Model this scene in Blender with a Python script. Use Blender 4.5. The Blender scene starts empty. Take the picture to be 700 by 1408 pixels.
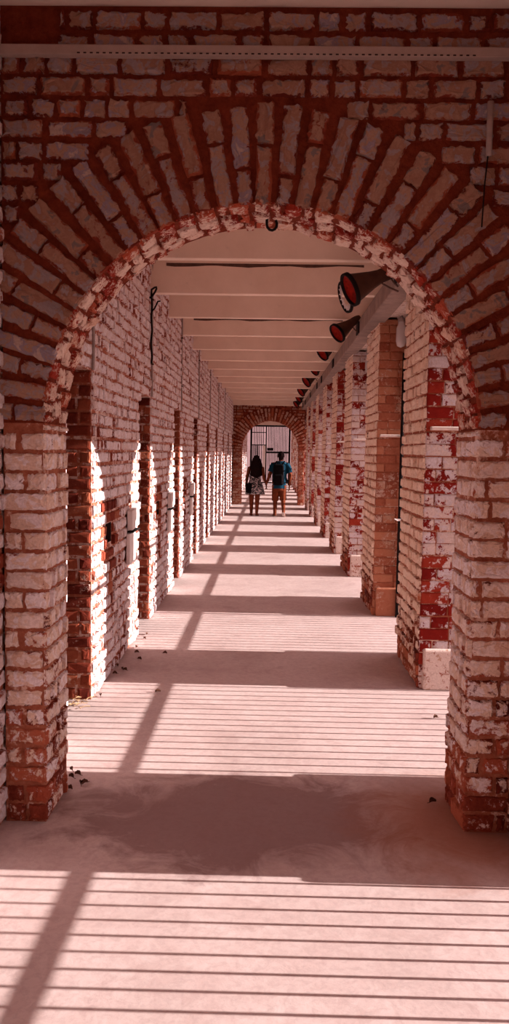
import bpy, bmesh, math, random
from mathutils import Vector, Matrix, noise as mnoise
C = bpy.context.scene.collection
SC = bpy.context.scene
PI = math.pi
V3 = Vector

# ------------------------------------------------------------------ camera
F_PX, VPX, VPY, ROLL, EYE = 1100.0, 371.0, 621.0, math.radians(1.0), 1.65
d = Vector(((VPX-350)/F_PX, -(VPY-704)/F_PX, -1.0)).normalized()
up = Vector((math.sin(ROLL), math.cos(ROLL), 0)); up = (up - d*up.dot(d)).normalized()
rt = d.cross(up)
cam_data = bpy.data.cameras.new('camera'); cam = bpy.data.objects.new('camera', cam_data); C.objects.link(cam)
# columns of the camera matrix = camera axes in the world
R = Matrix(((rt.x, rt.y, rt.z), (d.x, d.y, d.z), (up.x, up.y, up.z)))
cam.matrix_world = Matrix.Translation((0, 0, EYE)) @ R.to_4x4()
cam_data.sensor_fit = 'VERTICAL'; cam_data.sensor_height = 36.0
cam_data.lens = 36.0*F_PX/1408.0
cam_data.clip_start = 0.05; cam_data.clip_end = 300
SC.camera = cam

# ------------------------------------------------------------------ sky, sun, exposure
w = bpy.data.worlds.new('sky'); SC.world = w; w.use_nodes = True
nt = w.node_tree; bg = nt.nodes['Background']
tc = nt.nodes.new('ShaderNodeTexCoord'); sx = nt.nodes.new('ShaderNodeSeparateXYZ'); rp = nt.nodes.new('ShaderNodeValToRGB')
nt.links.new(tc.outputs['Generated'], sx.inputs[0]); nt.links.new(sx.outputs['Z'], rp.inputs[0]); nt.links.new(rp.outputs[0], bg.inputs[0])
rp.color_ramp.elements[0].position = 0.0; rp.color_ramp.elements[0].color = (1.0, .72, .68, 1)
rp.color_ramp.elements[1].position = 0.8; rp.color_ramp.elements[1].color = (.78, .54, .58, 1)
bg.inputs[1].default_value = 2.2
SUN_TAN = 0.30
sd = bpy.data.lights.new('sun', 'SUN'); sun = bpy.data.objects.new('sun', sd); C.objects.link(sun)
sd.energy = 15.5; sd.color = (1.0, .90, .86); sd.angle = math.radians(.35)
sun.rotation_euler = Vector((-1, 0.0, -SUN_TAN)).to_track_quat('-Z', 'Y').to_euler()
sun.location = (20, 10, 8)
SC.view_settings.view_transform = 'Standard'; SC.view_settings.look = 'None'
SC.view_settings.gamma = 1.0; SC.view_settings.use_curve_mapping = False
SC.view_settings.exposure = 0.0
SC.cycles.max_bounces = 14; SC.cycles.diffuse_bounces = 8

# ------------------------------------------------------------------ key dimensions
XL, XR, XO = -1.14, 1.07, 1.60          # left wall, pier face, outside of the arcade
ZC = 3.46                                # ceiling
PD = .97                                 # pier depth along the corridor
PIERS = [-4.45, -1.95, .5, 3.0, 5.55, 8.08, 10.64, 13.02, 15.46, 17.92, 20.38, 22.72, 25.1, 27.5, 29.9, 32.3, 34.7, 37.1, 39.5]
Y0, Y1 = -6.0, 40.6
NICHE_H, NICHE_W, NICHE_D = 2.15, .68, .42
BAYS = [(PIERS[i]+PD, PIERS[i+1]) for i in range(len(PIERS)-1)]
NICHES = [((a+b)/2+.05-NICHE_W/2, (a+b)/2+.05+NICHE_W/2) for a, b in BAYS]
LOCKS = [(n[1]+.46, n[1]+.66) for n in NICHES]

# ------------------------------------------------------------------ node helpers
def new_mat(name):
    m = bpy.data.materials.new(name); m.use_nodes = True
    n = m.node_tree.nodes; b = n['Principled BSDF']
    return m, m.node_tree, b
def N(t, kind, **kw):
    x = t.nodes.new(kind)
    for k, v in kw.items(): setattr(x, k, v)
    return x
def L(t, a, b): t.links.new(a, b)
def noise(t, vec, scale, detail=4, rough=.6, dist=0):
    x = N(t, 'ShaderNodeTexNoise'); x.inputs['Scale'].default_value = scale; x.inputs['Detail'].default_value = detail
    x.inputs['Roughness'].default_value = rough; x.inputs['Distortion'].default_value = dist
    if vec is not None: L(t, vec, x.inputs['Vector'])
    return x.outputs['Fac']
def ramp(t, fac, stops):
    x = N(t, 'ShaderNodeValToRGB'); e = x.color_ramp.elements
    while len(e) < len(stops): e.new(.5)
    for i, (p, c) in enumerate(stops):
        e[i].position = p; e[i].color = (c[0], c[1], c[2], 1) if not isinstance(c, (int, float)) else (c, c, c, 1)
    L(t, fac, x.inputs[0]); return x.outputs[0]
def mix(t, fac, a, b, mode='MIX'):
    x = N(t, 'ShaderNodeMix', data_type='RGBA', blend_type=mode)
    for s, v in ((x.inputs[0], fac), (x.inputs[6], a), (x.inputs[7], b)):
        if hasattr(v, 'links'): L(t, v, s)
        elif isinstance(v, (int, float)): s.default_value = v
        else: s.default_value = (v[0], v[1], v[2], 1)
    return x.outputs[2]
def math_(t, op, a, b=0.0, clamp=False):
    x = N(t, 'ShaderNodeMath', operation=op); x.use_clamp = clamp
    for s, v in ((x.inputs[0], a), (x.inputs[1], b)):
        if hasattr(v, 'links'): L(t, v, s)
        else: s.default_value = v
    return x.outputs[0]
def bump(t, b, h, strength, dist=.01):
    x = N(t, 'ShaderNodeBump'); x.inputs['Strength'].default_value = strength; x.inputs['Distance'].default_value = dist
    L(t, h, x.inputs['Height']); L(t, x.outputs[0], b.inputs['Normal'])
def wpos(t): return N(t, 'ShaderNodeNewGeometry').outputs['Position']

def simple(name, col, rough=.7, metal=0.0, var=.18, scale=18, spec=.3):
    m, t, b = new_mat(name)
    p = N(t, 'ShaderNodeTexCoord').outputs['Object']
    n = noise(t, p, scale, 4)
    c = ramp(t, n, [(.3, [x*(1-var) for x in col]), (.7, [min(1, x*(1+var)) for x in col])])
    L(t, c, b.inputs['Base Color']); b.inputs['Roughness'].default_value = rough; b.inputs['Metallic'].default_value = metal
    b.inputs['Specular IOR Level'].default_value = spec
    return m

def brick_mat(name, paints, reds, cover, zwear=.0, edge=.04, bumpy=.5, patch=1.0, per=.22, worn=.30, blot=1.0, fine=34, speck=.34):
    """whitewashed brick: limewash of several tints in hard-edged patches, worn through to the red brick, most at the arrises"""
    m, t, b = new_mat(name)
    p = wpos(t)
    at = N(t, 'ShaderNodeVertexColor', layer_name='tint'); s = N(t, 'ShaderNodeSeparateColor'); L(t, at.outputs[0], s.inputs[0])
    tr, tg, tb = s.outputs[0], s.outputs[1], s.outputs[2]
    n1 = noise(t, p, 9, 3); n2 = noise(t, p, fine, 6, .72, .4); n3 = noise(t, p, 2.1, 2); n4 = noise(t, p, 95, 4, .7); n5 = noise(t, p, 15, 3, .6, .5)
    k = math_(t, 'ADD', math_(t, 'MULTIPLY', math_(t, 'SUBTRACT', n5, .5), 1.3*blot), math_(t, 'MULTIPLY', tr, .55))
    k = math_(t, 'ADD', k, .22)
    x = N(t, 'ShaderNodeValToRGB'); e = x.color_ramp.elements; np_ = len(paints); stops = []
    for i, c in enumerate(paints):
        lo = i/np_; stops.append((lo+(.03 if i else 0), c)); stops.append((lo+1/np_-.03, c))
    while len(e) < len(stops): e.new(.5)
    for i, (q, c) in enumerate(stops): e[i].position = min(1, q); e[i].color = (c[0], c[1], c[2], 1)
    L(t, k, x.inputs[0]); paint = x.outputs[0]
    paint = mix(t, ramp(t, n4, [(.35, 0.0), (.75, min(1, speck*2.2))]), paint, mix(t, .6, paint, (.24, .11, .08)))
    rk = math_(t, 'ADD', math_(t, 'MULTIPLY', n2, .5), math_(t, 'MULTIPLY', tb, .5))
    red = ramp(t, rk, [(.25, reds[0]), (.5, reds[1]), (.8, reds[2])])
    cv = math_(t, 'ADD', n2, math_(t, 'MULTIPLY', math_(t, 'SUBTRACT', tg, .5), per))
    cv = math_(t, 'ADD', cv, math_(t, 'MULTIPLY', math_(t, 'SUBTRACT', n1, .5), .5*patch))
    cv = math_(t, 'ADD', cv, math_(t, 'MULTIPLY', math_(t, 'SUBTRACT', n3, .5), .45*patch))
    cv = math_(t, 'SUBTRACT', cv, math_(t, 'MULTIPLY', math_(t, 'SUBTRACT', 1.0, at.outputs[1]), worn))
    if zwear:
        sp = N(t, 'ShaderNodeSeparateXYZ'); L(t, p, sp.inputs[0])
        wz = math_(t, 'SUBTRACT', 1.0, math_(t, 'DIVIDE', sp.outputs[2], .75), True)
        cv = math_(t, 'SUBTRACT', cv, math_(t, 'MULTIPLY', wz, zwear))
    th = 1.0-cover
    f = ramp(t, cv, [(th-edge, 0.0), (th+edge, 1.0)])
    col = mix(t, f, red, paint)
    L(t, col, b.inputs['Base Color']); b.inputs['Roughness'].default_value = .92; b.inputs['Specular IOR Level'].default_value = .15
    h = math_(t, 'ADD', math_(t, 'MULTIPLY', f, .5), math_(t, 'MULTIPLY', n2, .8))
    h = math_(t, 'ADD', h, math_(t, 'MULTIPLY', n4, .4))
    bump(t, b, h, bumpy, .008)
    return m

def mortar_mat(name, a, bcol, wash, cover):
    m, t, b = new_mat(name); p = wpos(t)
    n = noise(t, p, 22, 6, .7); n2 = noise(t, p, 5, 3); n3 = noise(t, p, 70, 4)
    c = ramp(t, n, [(.3, a), (.7, bcol)])
    f = ramp(t, math_(t, 'ADD', n, math_(t, 'MULTIPLY', math_(t, 'SUBTRACT', n2, .5), .7)), [(1-cover-.04, 0.0), (1-cover+.05, 1.0)])
    L(t, mix(t, f, c, wash), b.inputs['Base Color']); b.inputs['Roughness'].default_value = .95; b.inputs['Specular IOR Level'].default_value = .1
    bump(t, b, math_(t, 'ADD', n, n3), .6, .01)
    return m

TAN, LAV, CREAM, GREY = (.47, .29, .21), (.40, .335, .36), (.72, .60, .54), (.24, .205, .20)
R_D, R_M, R_L = (.11, .014, .008), (.21, .035, .018), (.33, .085, .04)
M = {}
M['arch'] = brick_mat('patchy_grimy_shaded_whitewash', [(.17, .145, .14), (.35, .20, .14), (.31, .165, .11), (.30, .25, .26), (.37, .225, .16), (.27, .23, .28), (.48, .37, .32)], [R_D, R_M, R_L], .71, .0, per=.15, worn=.30)  # grimy tints, darkened further to paint in the dim light above the springing
M['jamb'] = brick_mat('jamb_whitewash_bounce_lit', [(.66, .46, .36), (.78, .66, .62), (.74, .56, .46), (.80, .72, .74), (.70, .52, .44)], [R_D, (.30, .06, .03), (.42, .13, .07)], .76, .34, per=.2, worn=.16, blot=1.0)  # lower wash lightened, light bouncing off the floor put into its colour
M['arch_mortar'] = mortar_mat('red_mortar', (.10, .013, .006), (.21, .040, .017), (.32, .13, .08), .24)
M['jamb_mortar'] = mortar_mat('jamb_mortar', (.24, .06, .032), (.42, .16, .095), (.62, .42, .34), .38)
M['soffit'] = brick_mat('flaking_soffit_wash', [(.66, .43, .33), (.74, .58, .49), (.70, .52, .43)], [(.20, .014, .008), (.30, .030, .014), (.42, .10, .05)], .55, .0, per=.25, worn=.12, fine=60)
M['left'] = brick_mat('left_wash_sky_tinted', [(.66, .52, .50), (.76, .69, .73), (.70, .58, .57), (.80, .75, .79)], [(.2, .04, .022), (.31, .075, .045), (.42, .14, .085)], .75, .0, worn=.24)  # lavender of the sky light is put into these wash tints
M['left_mortar'] = mortar_mat('left_mortar', (.27, .07, .038), (.47, .18, .11), (.66, .50, .45), .46)
M['pier'] = brick_mat('pier_wash_bounce_tinted', [(.76, .52, .38), (.82, .62, .48), (.86, .69, .56), (.78, .55, .42)], [R_D, (.30, .07, .035), (.44, .15, .07)], .80, .42, worn=.15)  # tan raised to hold the warm light bounced onto the inner faces
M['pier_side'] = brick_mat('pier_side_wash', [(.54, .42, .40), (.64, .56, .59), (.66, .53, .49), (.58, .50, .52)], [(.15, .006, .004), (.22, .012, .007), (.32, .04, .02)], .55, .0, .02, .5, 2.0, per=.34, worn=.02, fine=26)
M['pier_orange'] = brick_mat('pier_bare_brick', [(.46, .26, .18), (.54, .37, .30)], [(.24, .06, .03), (.36, .125, .07), (.44, .19, .11)], .34, .0, .05, .5, 1.5, per=.1, worn=.0)
M['pier_mortar'] = mortar_mat('pier_mortar', (.24, .055, .026), (.42, .15, .085), (.66, .46, .36), .42)
M['reveal'] = brick_mat('niche_bare_brick', [(.46, .28, .21), (.52, .38, .33)], [(.11, .014, .008), (.22, .04, .02), (.34, .10, .05)], .30, .0, worn=.05)
M['far'] = brick_mat('far_arch_brick', [(.50, .30, .22), (.56, .36, .28)], [(.2, .03, .015), (.34, .08, .04), (.44, .15, .08)], .50, .0, worn=.14)
M['plinth'] = brick_mat('plinth_wash', [(.60, .46, .40), (.74, .60, .54), (.54, .34, .25)], [(.20, .03, .015), (.34, .09, .045), (.42, .15, .09)], .62, .0, per=0, worn=0)
M['outer'] = brick_mat('arcade_wash', [(.56, .38, .3), CREAM, (.62, .48, .41)], [R_D, R_M, R_L], .60, .0, worn=.0)
M['trunking'] = simple('dull_trunking', (.36, .27, .24), .7, 0, .1)
M['dark_iron'] = simple('black_iron', (.012, .008, .008), .8, 0, .2, 18, .1)
M['rust'] = simple('rusted_brown_metal', (.085, .035, .022), .7, .2)
M['red_gel'] = simple('red_gel', (.24, .010, .004), .6, 0, .4, 30, .08)
M['grey_timber'] = simple('weathered_grey_paint', (.25, .175, .15), .85, 0, .25, 7)
M['white'] = simple('white_paint', (.74, .66, .64), .6, 0, .08)
M['conduit'] = simple('grey_conduit', (.33, .25, .23), .7, 0, .2)
M['far_wall'] = simple('pinkish_grey_render', (.40, .32, .33), .9, 0, .12, 3)
M['seam_shade'] = simple('seam_shade_dark', (.10, .05, .038), .9, 0, .3)
M['dark'] = simple('dark_interior', (.03, .012, .01), .9, 0, .2)
M['leaf'] = simple('dry_leaf', (.10, .035, .018), .9, 0, .4)
M['straw'] = simple('straw', (.45, .27, .14), .9, 0, .3)
M['ledge'] = simple('pale_ledge', (.66, .54, .49), .9, 0, .25, 12)

# concrete ceiling
def concrete(name, lo, hi, sc=3.0):
    m, t, b = new_mat(name); p = wpos(t)
    n = noise(t, p, sc, 5, .6); n2 = noise(t, p, 40, 4, .6); n3 = noise(t, p, 9, 4, .7, .6)
    c = ramp(t, n, [(.3, lo), (.7, hi)])
    c = mix(t, ramp(t, n3, [(.62, 0.0), (.78, .3)]), c, [x*.6 for x in lo])
    L(t, c, b.inputs['Base Color']); b.inputs['Roughness'].default_value = .9; b.inputs['Specular IOR Level'].default_value = .15
    bump(t, b, n2, .25, .004); return m
M['ceiling'] = concrete('limewashed_concrete', (.66, .53, .45), (.76, .63, .55))
M['beam'] = concrete('limewashed_beam', (.76, .61, .50), (.86, .71, .60))
def floor_mat():
    m, t, b = new_mat('worn_cement_floor'); p = wpos(t)
    n = noise(t, p, 1.3, 5, .65, .6); n2 = noise(t, p, 7, 6, .7, .8); n3 = noise(t, p, 60, 4, .65); n4 = noise(t, p, 2.6, 5, .7, 1.2)
    c = ramp(t, n, [(.3, (.43, .315, .295)), (.5, (.52, .39, .37)), (.72, (.58, .455, .435))])
    c = mix(t, ramp(t, n2, [(.42, 0.0), (.72, .5)]), c, (.62, .51, .49))
    n6 = noise(t, p, 28, 5, .75, .5)
    c = mix(t, ramp(t, n6, [(.38, .34), (.56, 0.0)]), c, (.34, .24, .225))
    c = mix(t, ramp(t, n4, [(.56, 0.0), (.68, .4)]), c, (.36, .24, .22))
    # dark ragged-edged patch in the floor colour under the near arch
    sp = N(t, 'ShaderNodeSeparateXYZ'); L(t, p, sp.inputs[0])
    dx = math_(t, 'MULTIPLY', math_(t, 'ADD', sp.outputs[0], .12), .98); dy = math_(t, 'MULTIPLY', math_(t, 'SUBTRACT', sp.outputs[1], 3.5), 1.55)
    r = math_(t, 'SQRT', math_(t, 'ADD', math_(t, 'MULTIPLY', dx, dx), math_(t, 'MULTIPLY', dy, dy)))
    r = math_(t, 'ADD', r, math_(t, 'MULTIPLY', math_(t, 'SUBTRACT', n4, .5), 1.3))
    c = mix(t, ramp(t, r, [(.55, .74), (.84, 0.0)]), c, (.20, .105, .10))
    # reddish brick dust along the right side of the near arch
    ex = math_(t, 'SUBTRACT', sp.outputs[0], .85); ey = math_(t, 'MULTIPLY', math_(t, 'SUBTRACT', sp.outputs[1], 3.5), .9)
    q = math_(t, 'SQRT', math_(t, 'ADD', math_(t, 'MULTIPLY', ex, ex), math_(t, 'MULTIPLY', ey, ey)))
    q = math_(t, 'ADD', q, math_(t, 'MULTIPLY', math_(t, 'SUBTRACT', n4, .5), .5))
    c = mix(t, ramp(t, q, [(.2, .75), (.55, 0.0)]), c, (.34, .12, .06))
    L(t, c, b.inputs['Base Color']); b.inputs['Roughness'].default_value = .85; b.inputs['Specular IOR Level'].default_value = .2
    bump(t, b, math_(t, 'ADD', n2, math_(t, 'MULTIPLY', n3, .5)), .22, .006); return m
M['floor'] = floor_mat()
M['ground'] = concrete('dusty_yard', (.40, .28, .24), (.48, .34, .30), .6)

# ------------------------------------------------------------------ mesh helpers
class MB:
    def __init__(s): s.v = []; s.f = []; s.m = []; s.t = []
    def add(s, vs, fs, mi=0, tint=(.5, .5, .5, 1)):
        o = len(s.v); s.v += [tuple(x) for x in vs]; s.f += [tuple(i+o for i in f) for f in fs]; s.m += [mi]*len(fs); s.t += [tint]*len(vs)
    def box(s, a, b, mi=0, rot=None, org=None):
        vs = [Vector((x, y, z)) for x in (a[0], b[0]) for y in (a[1], b[1]) for z in (a[2], b[2])]
        if rot is not None: vs = [rot @ (v-org) + org for v in vs]
        s.add(vs, [(0, 1, 3, 2), (4, 6, 7, 5), (0, 4, 5, 1), (2, 3, 7, 6), (0, 2, 6, 4), (1, 5, 7, 3)], mi)
    def tube(s, pts, rs, n=10, mi=0, caps=True):
        pts = [Vector(p) for p in pts]
        if not isinstance(rs, (list, tuple)): rs = [rs]*len(pts)
        vs = []; ref = None
        for i, p in enumerate(pts):
            dd = (pts[min(i+1, len(pts)-1)]-pts[max(i-1, 0)]).normalized()
            if ref is None:
                ref = Vector((0, 0, 1)) if abs(dd.z) < .9 else Vector((1, 0, 0))
            a = (ref - dd*ref.dot(dd)).normalized(); c = dd.cross(a); ref = a
            r = rs[i]; ra, rc = (r if isinstance(r, (tuple, list)) else (r, r))
            for k in range(n):
                th = 2*PI*k/n; vs.append(p + a*(ra*math.cos(th)) + c*(rc*math.sin(th)))
        fs = [(i*n+k, i*n+(k+1) % n, (i+1)*n+(k+1) % n, (i+1)*n+k) for i in range(len(pts)-1) for k in range(n)]
        if caps: fs += [tuple(reversed(range(n))), tuple(range((len(pts)-1)*n, len(pts)*n))]
        s.add(vs, fs, mi)
    def ell(s, c, r, n=12, mi=0, rot=None):
        c = Vector(c); vs = []; fs = []
        for i in range(n+1):
            ph = PI*i/n
            for k in range(2*n):
                th = PI*k/n; p = Vector((r[0]*math.sin(ph)*math.cos(th), r[1]*math.sin(ph)*math.sin(th), r[2]*math.cos(ph)))
                if rot is not None: p = rot @ p
                vs.append(c+p)
        q = 2*n
        fs = [(i*q+k, (i+1)*q+k, (i+1)*q+(k+1) % q, i*q+(k+1) % q) for i in range(n) for k in range(q)]
        s.add(vs, fs, mi)
    def lathe(s, prof, mat=None, n=20, mi=0, closed=False):
        vs = []; fs = []
        for (r, z) in prof:
            for k in range(n):
                th = 2*PI*k/n; p = Vector((r*math.cos(th), r*math.sin(th), z)); vs.append(mat @ p if mat is not None else p)
        m = len(prof)
        rng = range(m if closed else m-1)
        for i in rng:
            j = (i+1) % m
            fs += [(i*n+k, i*n+(k+1) % n, j*n+(k+1) % n, j*n+k) for k in range(n)]
        s.add(vs, fs, mi)
    def brick(s, mp, a, b, z0, z1, rnd, mi=0, h=.012, mort=.0055, q=(5, 3), rough=1.0, deep=.006):
        """one irregular worn brick; mp(a, b, h) takes wall coordinates to the world"""
        a += mort; b -= mort; z0 += mort; z1 -= mort
        if b-a < .012 or z1-z0 < .012: return
        h = h + rnd.uniform(-.004, .004)*rough; tx = rnd.uniform(-.006, .006)*rough
        nx, nz = q
        per = [(a+(b-a)*i/nx, z0) for i in range(nx)] + [(b, z0+(z1-z0)*i/nz) for i in range(nz)] + [(b-(b-a)*i/nx, z1) for i in range(nx)] + [(a, z1-(z1-z0)*i/nz) for i in range(nz)]
        cx, cz = (a+b)/2, (z0+z1)/2; n = len(per); vs = []
        for (x, z) in per: vs.append(mp(x+rnd.uniform(-.002, .002), z+rnd.uniform(-.002, .002), -deep))
        ins = .006
        for (x, z) in per:
            ex = x + (ins if x < a+1e-5 else -ins if x > b-1e-5 else 0) + rnd.uniform(-.005, .005)*rough
            ez = z + (ins if z < z0+1e-5 else -ins if z > z1-1e-5 else 0) + rnd.uniform(-.004, .004)*rough
            vs.append(mp(ex, ez, h-.003+tx*(x-cx)/(b-a)*2+rnd.uniform(-.0015, .0015)))
        for (x, z) in per:
            vs.append(mp(cx+math.copysign(max(0, abs(x-cx)-.02), x-cx), cz+math.copysign(max(0, abs(z-cz)-.014), z-cz), h+tx*(x-cx)/(b-a)*1.4+rnd.uniform(-.002, .002)*rough))
        fs = []
        for r in (0, 1):
            fs += [(r*n+i, r*n+(i+1) % n, (r+1)*n+(i+1) % n, (r+1)*n+i) for i in range(n)]
        fs.append(tuple(range(2*n, 3*n)))
        r_ = (rnd.random(), rnd.random(), rnd.random())
        o = len(s.v); s.v += [tuple(x) for x in vs]; s.f += [tuple(i+o for i in f) for f in fs]; s.m += [mi]*len(fs)
        s.t += [r_+(0.0,)]*n + [r_+(.25,)]*n + [r_+(1.0,)]*n
    def panel(s, mp, W, Ht, rnd, ex=None, course=.086, length=.235, mi=0, z0=0.0, mif=None, head=.72, **kw):
        """coursed bricks on [0,W]x[z0,Ht]; ex(zmid) -> list of (a,b) intervals left free"""
        j = 0; z = z0
        while z < Ht-.02:
            zt = min(z+course, Ht); x = -rnd.uniform(0, .03) - (length*.5 if j % 2 else 0)
            cuts = sorted(ex((z+zt)/2)) if ex else []
            wob = rnd.uniform(-.003, .003)
            while x < W:
                ln = (length if (rnd.random() < head) else length*.55)*rnd.uniform(.92, 1.06)
                if W-(x+ln) < .05: ln = W-x
                segs = [(max(0, x), min(W, x+ln))]
                for (p, q) in cuts:
                    ns = []
                    for (u0, u1) in segs:
                        if q <= u0 or p >= u1: ns.append((u0, u1)); continue
                        if p-u0 > .0: ns.append((u0, p))
                        if u1-q > .0: ns.append((q, u1))
                    segs = ns
                for (u0, u1) in segs: s.brick(mp, u0, u1, z+wob, zt+wob, rnd, mif((u0+u1)/2, z) if mif else mi, **kw)
                x += ln
            z = zt; j += 1
    def build(s, name, mats, parent=None, smooth=False, loc=None):
        me = bpy.data.meshes.new(name); me.from_pydata(s.v, [], s.f)
        if not isinstance(mats, (list, tuple)): mats = [mats]
        for m in mats: me.materials.append(m)
        me.polygons.foreach_set('material_index', s.m)
        if smooth: me.polygons.foreach_set('use_smooth', [True]*len(s.f))
        at = me.color_attributes.new('tint', 'FLOAT_COLOR', 'POINT')
        at.data.foreach_set('color', [c for t in s.t for c in t])
        me.update()
        bm = bmesh.new(); bm.from_mesh(me); bmesh.ops.recalc_face_normals(bm, faces=bm.faces[:]); bm.to_mesh(me); bm.free()
        o = bpy.data.objects.new(name, me); C.objects.link(o)
        if parent is not None: o.parent = parent
        if loc is not None: o.location = loc
        return o

def tag(o, label=None, cat=None, group=None, kind=None):
    if label: o['label'] = label
    if cat: o['category'] = cat
    if group: o['group'] = group
    if kind: o['kind'] = kind
    return o
def empty(name, loc, label=None, cat=None, group=None, rz=0):
    o = bpy.data.objects.new(name, None); C.objects.link(o); o.location = loc; o.rotation_euler = (0, 0, rz); o.empty_display_size = .1
    return tag(o, label, cat, group)
def copy_tree(o, parent=None):
    c = o.copy(); C.objects.link(c)
    if parent is not None: c.parent = parent
    for ch in list(o.children): copy_tree(ch, c)
    return c
ORD = ['first', 'second', 'third', 'fourth', 'fifth', 'sixth', 'seventh', 'eighth', 'ninth', 'tenth', 'eleventh', 'twelfth', 'thirteenth',
       'fourteenth', 'fifteenth', 'sixteenth', 'seventeenth', 'eighteenth', 'nineteenth', 'twentieth', 'twenty-first', 'twenty-second', 'twenty-third', 'twenty-fourth', 'twenty-fifth']
def rbox(mb, a, b, r=.01, mi=0):
    """box with bevelled edges"""
    bm = bmesh.new(); bmesh.ops.create_cube(bm, size=1)
    for v in bm.verts: v.co = Vector([(a[i]+b[i])/2 + v.co[i]*(b[i]-a[i]) for i in range(3)])
    bmesh.ops.bevel(bm, geom=bm.edges[:], offset=r, segments=2, affect='EDGES', profile=.5)
    bm.verts.index_update(); mb.add([v.co.copy() for v in bm.verts], [[v.index for v in f.verts] for f in bm.faces], mi); bm.free()

# ------------------------------------------------------------------ setting: floor, yard, ceiling
mb = MB()
mb.box((-2.6, Y0, -.12), (XO, 46, 0))
tag(mb.build('floor', M['floor']), kind='structure')
mb = MB(); mb.box((-30, -30, -.2), (90, 90, -.13))
tag(mb.build('ground', M['ground']), kind='structure')
mb = MB(); mb.box((-2.6, Y0, ZC), (XO+.35, Y1, ZC+.16))
tag(mb.build('ceiling', M['ceiling']), kind='structure')

# left wall: mortar ground with door niches and lock recesses, every brick on it in relief
rnd = random.Random(11)
mb = MB()
holes = [(a, b, 0.0, NICHE_H) for a, b in NICHES] + [(a, b, .98, 1.12) for a, b in LOCKS]
ys = sorted({Y0, Y1} | {h[0] for h in holes} | {h[1] for h in holes if h[1] < Y1}); zs = sorted({0.0, ZC, NICHE_H, .98, 1.12})
XB = XL-.012
for i in range(len(ys)-1):
    for j in range(len(zs)-1):
        cy, cz = (ys[i]+ys[i+1])/2, (zs[j]+zs[j+1])/2
        if any(h[0] < cy < h[1] and h[2] < cz < h[3] for h in holes): continue
        if ys[i+1]-ys[i] < 1e-4: continue
        mb.add([(XB, ys[i], zs[j]), (XB, ys[i+1], zs[j]), (XB, ys[i+1], zs[j+1]), (XB, ys[i], zs[j+1])], [(0, 1, 2, 3)], 1)
for (a, b, z0, z1) in holes:
    dpt = NICHE_D if z1 > 1.5 else .16
    x1 = XB-dpt
    for q in ([(XB, a, z0), (x1, a, z0), (x1, a, z1), (XB, a, z1)], [(XB, b, z0), (x1, b, z0), (x1, b, z1), (XB, b, z1)], [(XB, a, z1), (x1, a, z1), (x1, b, z1), (XB, b, z1)]):
        mb.add(q, [(0, 1, 2, 3)], 2 if z1 > 1.5 else 3)
    if z1 < 1.5:
        mb.add([(x1, a, z0), (x1, b, z0), (x1, b, z1), (x1, a, z1)], [(0, 1, 2, 3)], 3)
        mb.add([(XB, a, z0), (x1, a, z0), (x1, b, z0), (XB, b, z0)], [(0, 1, 2, 3)], 3)
mpl = lambda a, b, h: (XB+h, Y0+a, b)
def exl(z):
    return [(h[0]-Y0, h[1]-Y0) for h in holes if h[2]-.02 < z < h[3]+.02]
def bare(x, z, o):
    for (a, b) in LOCKS:
        if ((x+o-(a+b)/2+.02)/.26)**2 + ((z-1.06)/.22)**2 < 1+.5*math.sin(x*31+z*17): return 4
        if abs(x+o-(a+b)/2-.05) < .07 and .5 < z < 1.0: return 4
    return 0
mb.panel(mpl, 12-Y0, ZC, rnd, exl, mif=lambda x, z: bare(x, z, Y0), q=(4, 2), h=.015, length=.23, head=.3, mort=.008, rough=1.6)
mpl2 = lambda a, b, h: (XB+h, 12+a, b)
mb.panel(mpl2, Y1-12, ZC, rnd, lambda z: [(h[0]-12, h[1]-12) for h in holes if h[2]-.02 < z < h[3]+.02], mif=lambda x, z: bare(x, z, 12), q=(2, 1), h=.014, length=.23, head=.3, mort=.008, rough=1.3)
# brick courses on the far jamb of each niche
for (a, b) in NICHES:
    if b < 0 or b > 30: continue
    mb.panel(lambda u, v, h, b=b: (XB+.004-u, b-h, v), NICHE_D, NICHE_H, rnd, mi=4, q=(3, 2), h=.009, length=.2, rough=.8)
tag(mb.build('wall_left', [M['left'], M['left_mortar'], M['left_mortar'], M['dark'], M['reveal']]), kind='structure')
# barred cell door at the back of every niche, dark cell behind it
bar_me = None
for i, (a, b) in enumerate(NICHES):
    mb = MB(); x0 = XB-NICHE_D
    mb.box((x0-1.0, a-.4, -.001), (x0-.96, b+.4, 2.6))
    mb.box((x0-1.0, a-.44, -.001), (x0-.001, a-.4, 2.6)); mb.box((x0-1.0, b+.4, -.001), (x0-.001, b+.44, 2.6)); mb.box((x0-1.0, a-.44, 2.6), (x0-.001, b+.44, 2.64))
    mb.box((x0-.05, a-.44, 0), (x0-.002, a, 2.6)); mb.box((x0-.05, b, 0), (x0-.002, b+.44, 2.6)); mb.box((x0-.05, a, NICHE_H), (x0-.002, b, 2.6))
    dr = tag(mb.build('door_%d' % (i+1), M['dark']), kind='structure')
    fr = MB()
    for k in range(7): yy = a+.06+(b-a-.12)*k/6; fr.tube([(x0-.06, yy, 0.02), (x0-.06, yy, NICHE_H-.02)], .009, 6)
    for zz in (.06, .75, 1.45, NICHE_H-.05): fr.box((x0-.068, a+.01, zz-.02), (x0-.052, b-.01, zz+.02))
    fr.build('door_grille', M['dark_iron'], dr)

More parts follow.
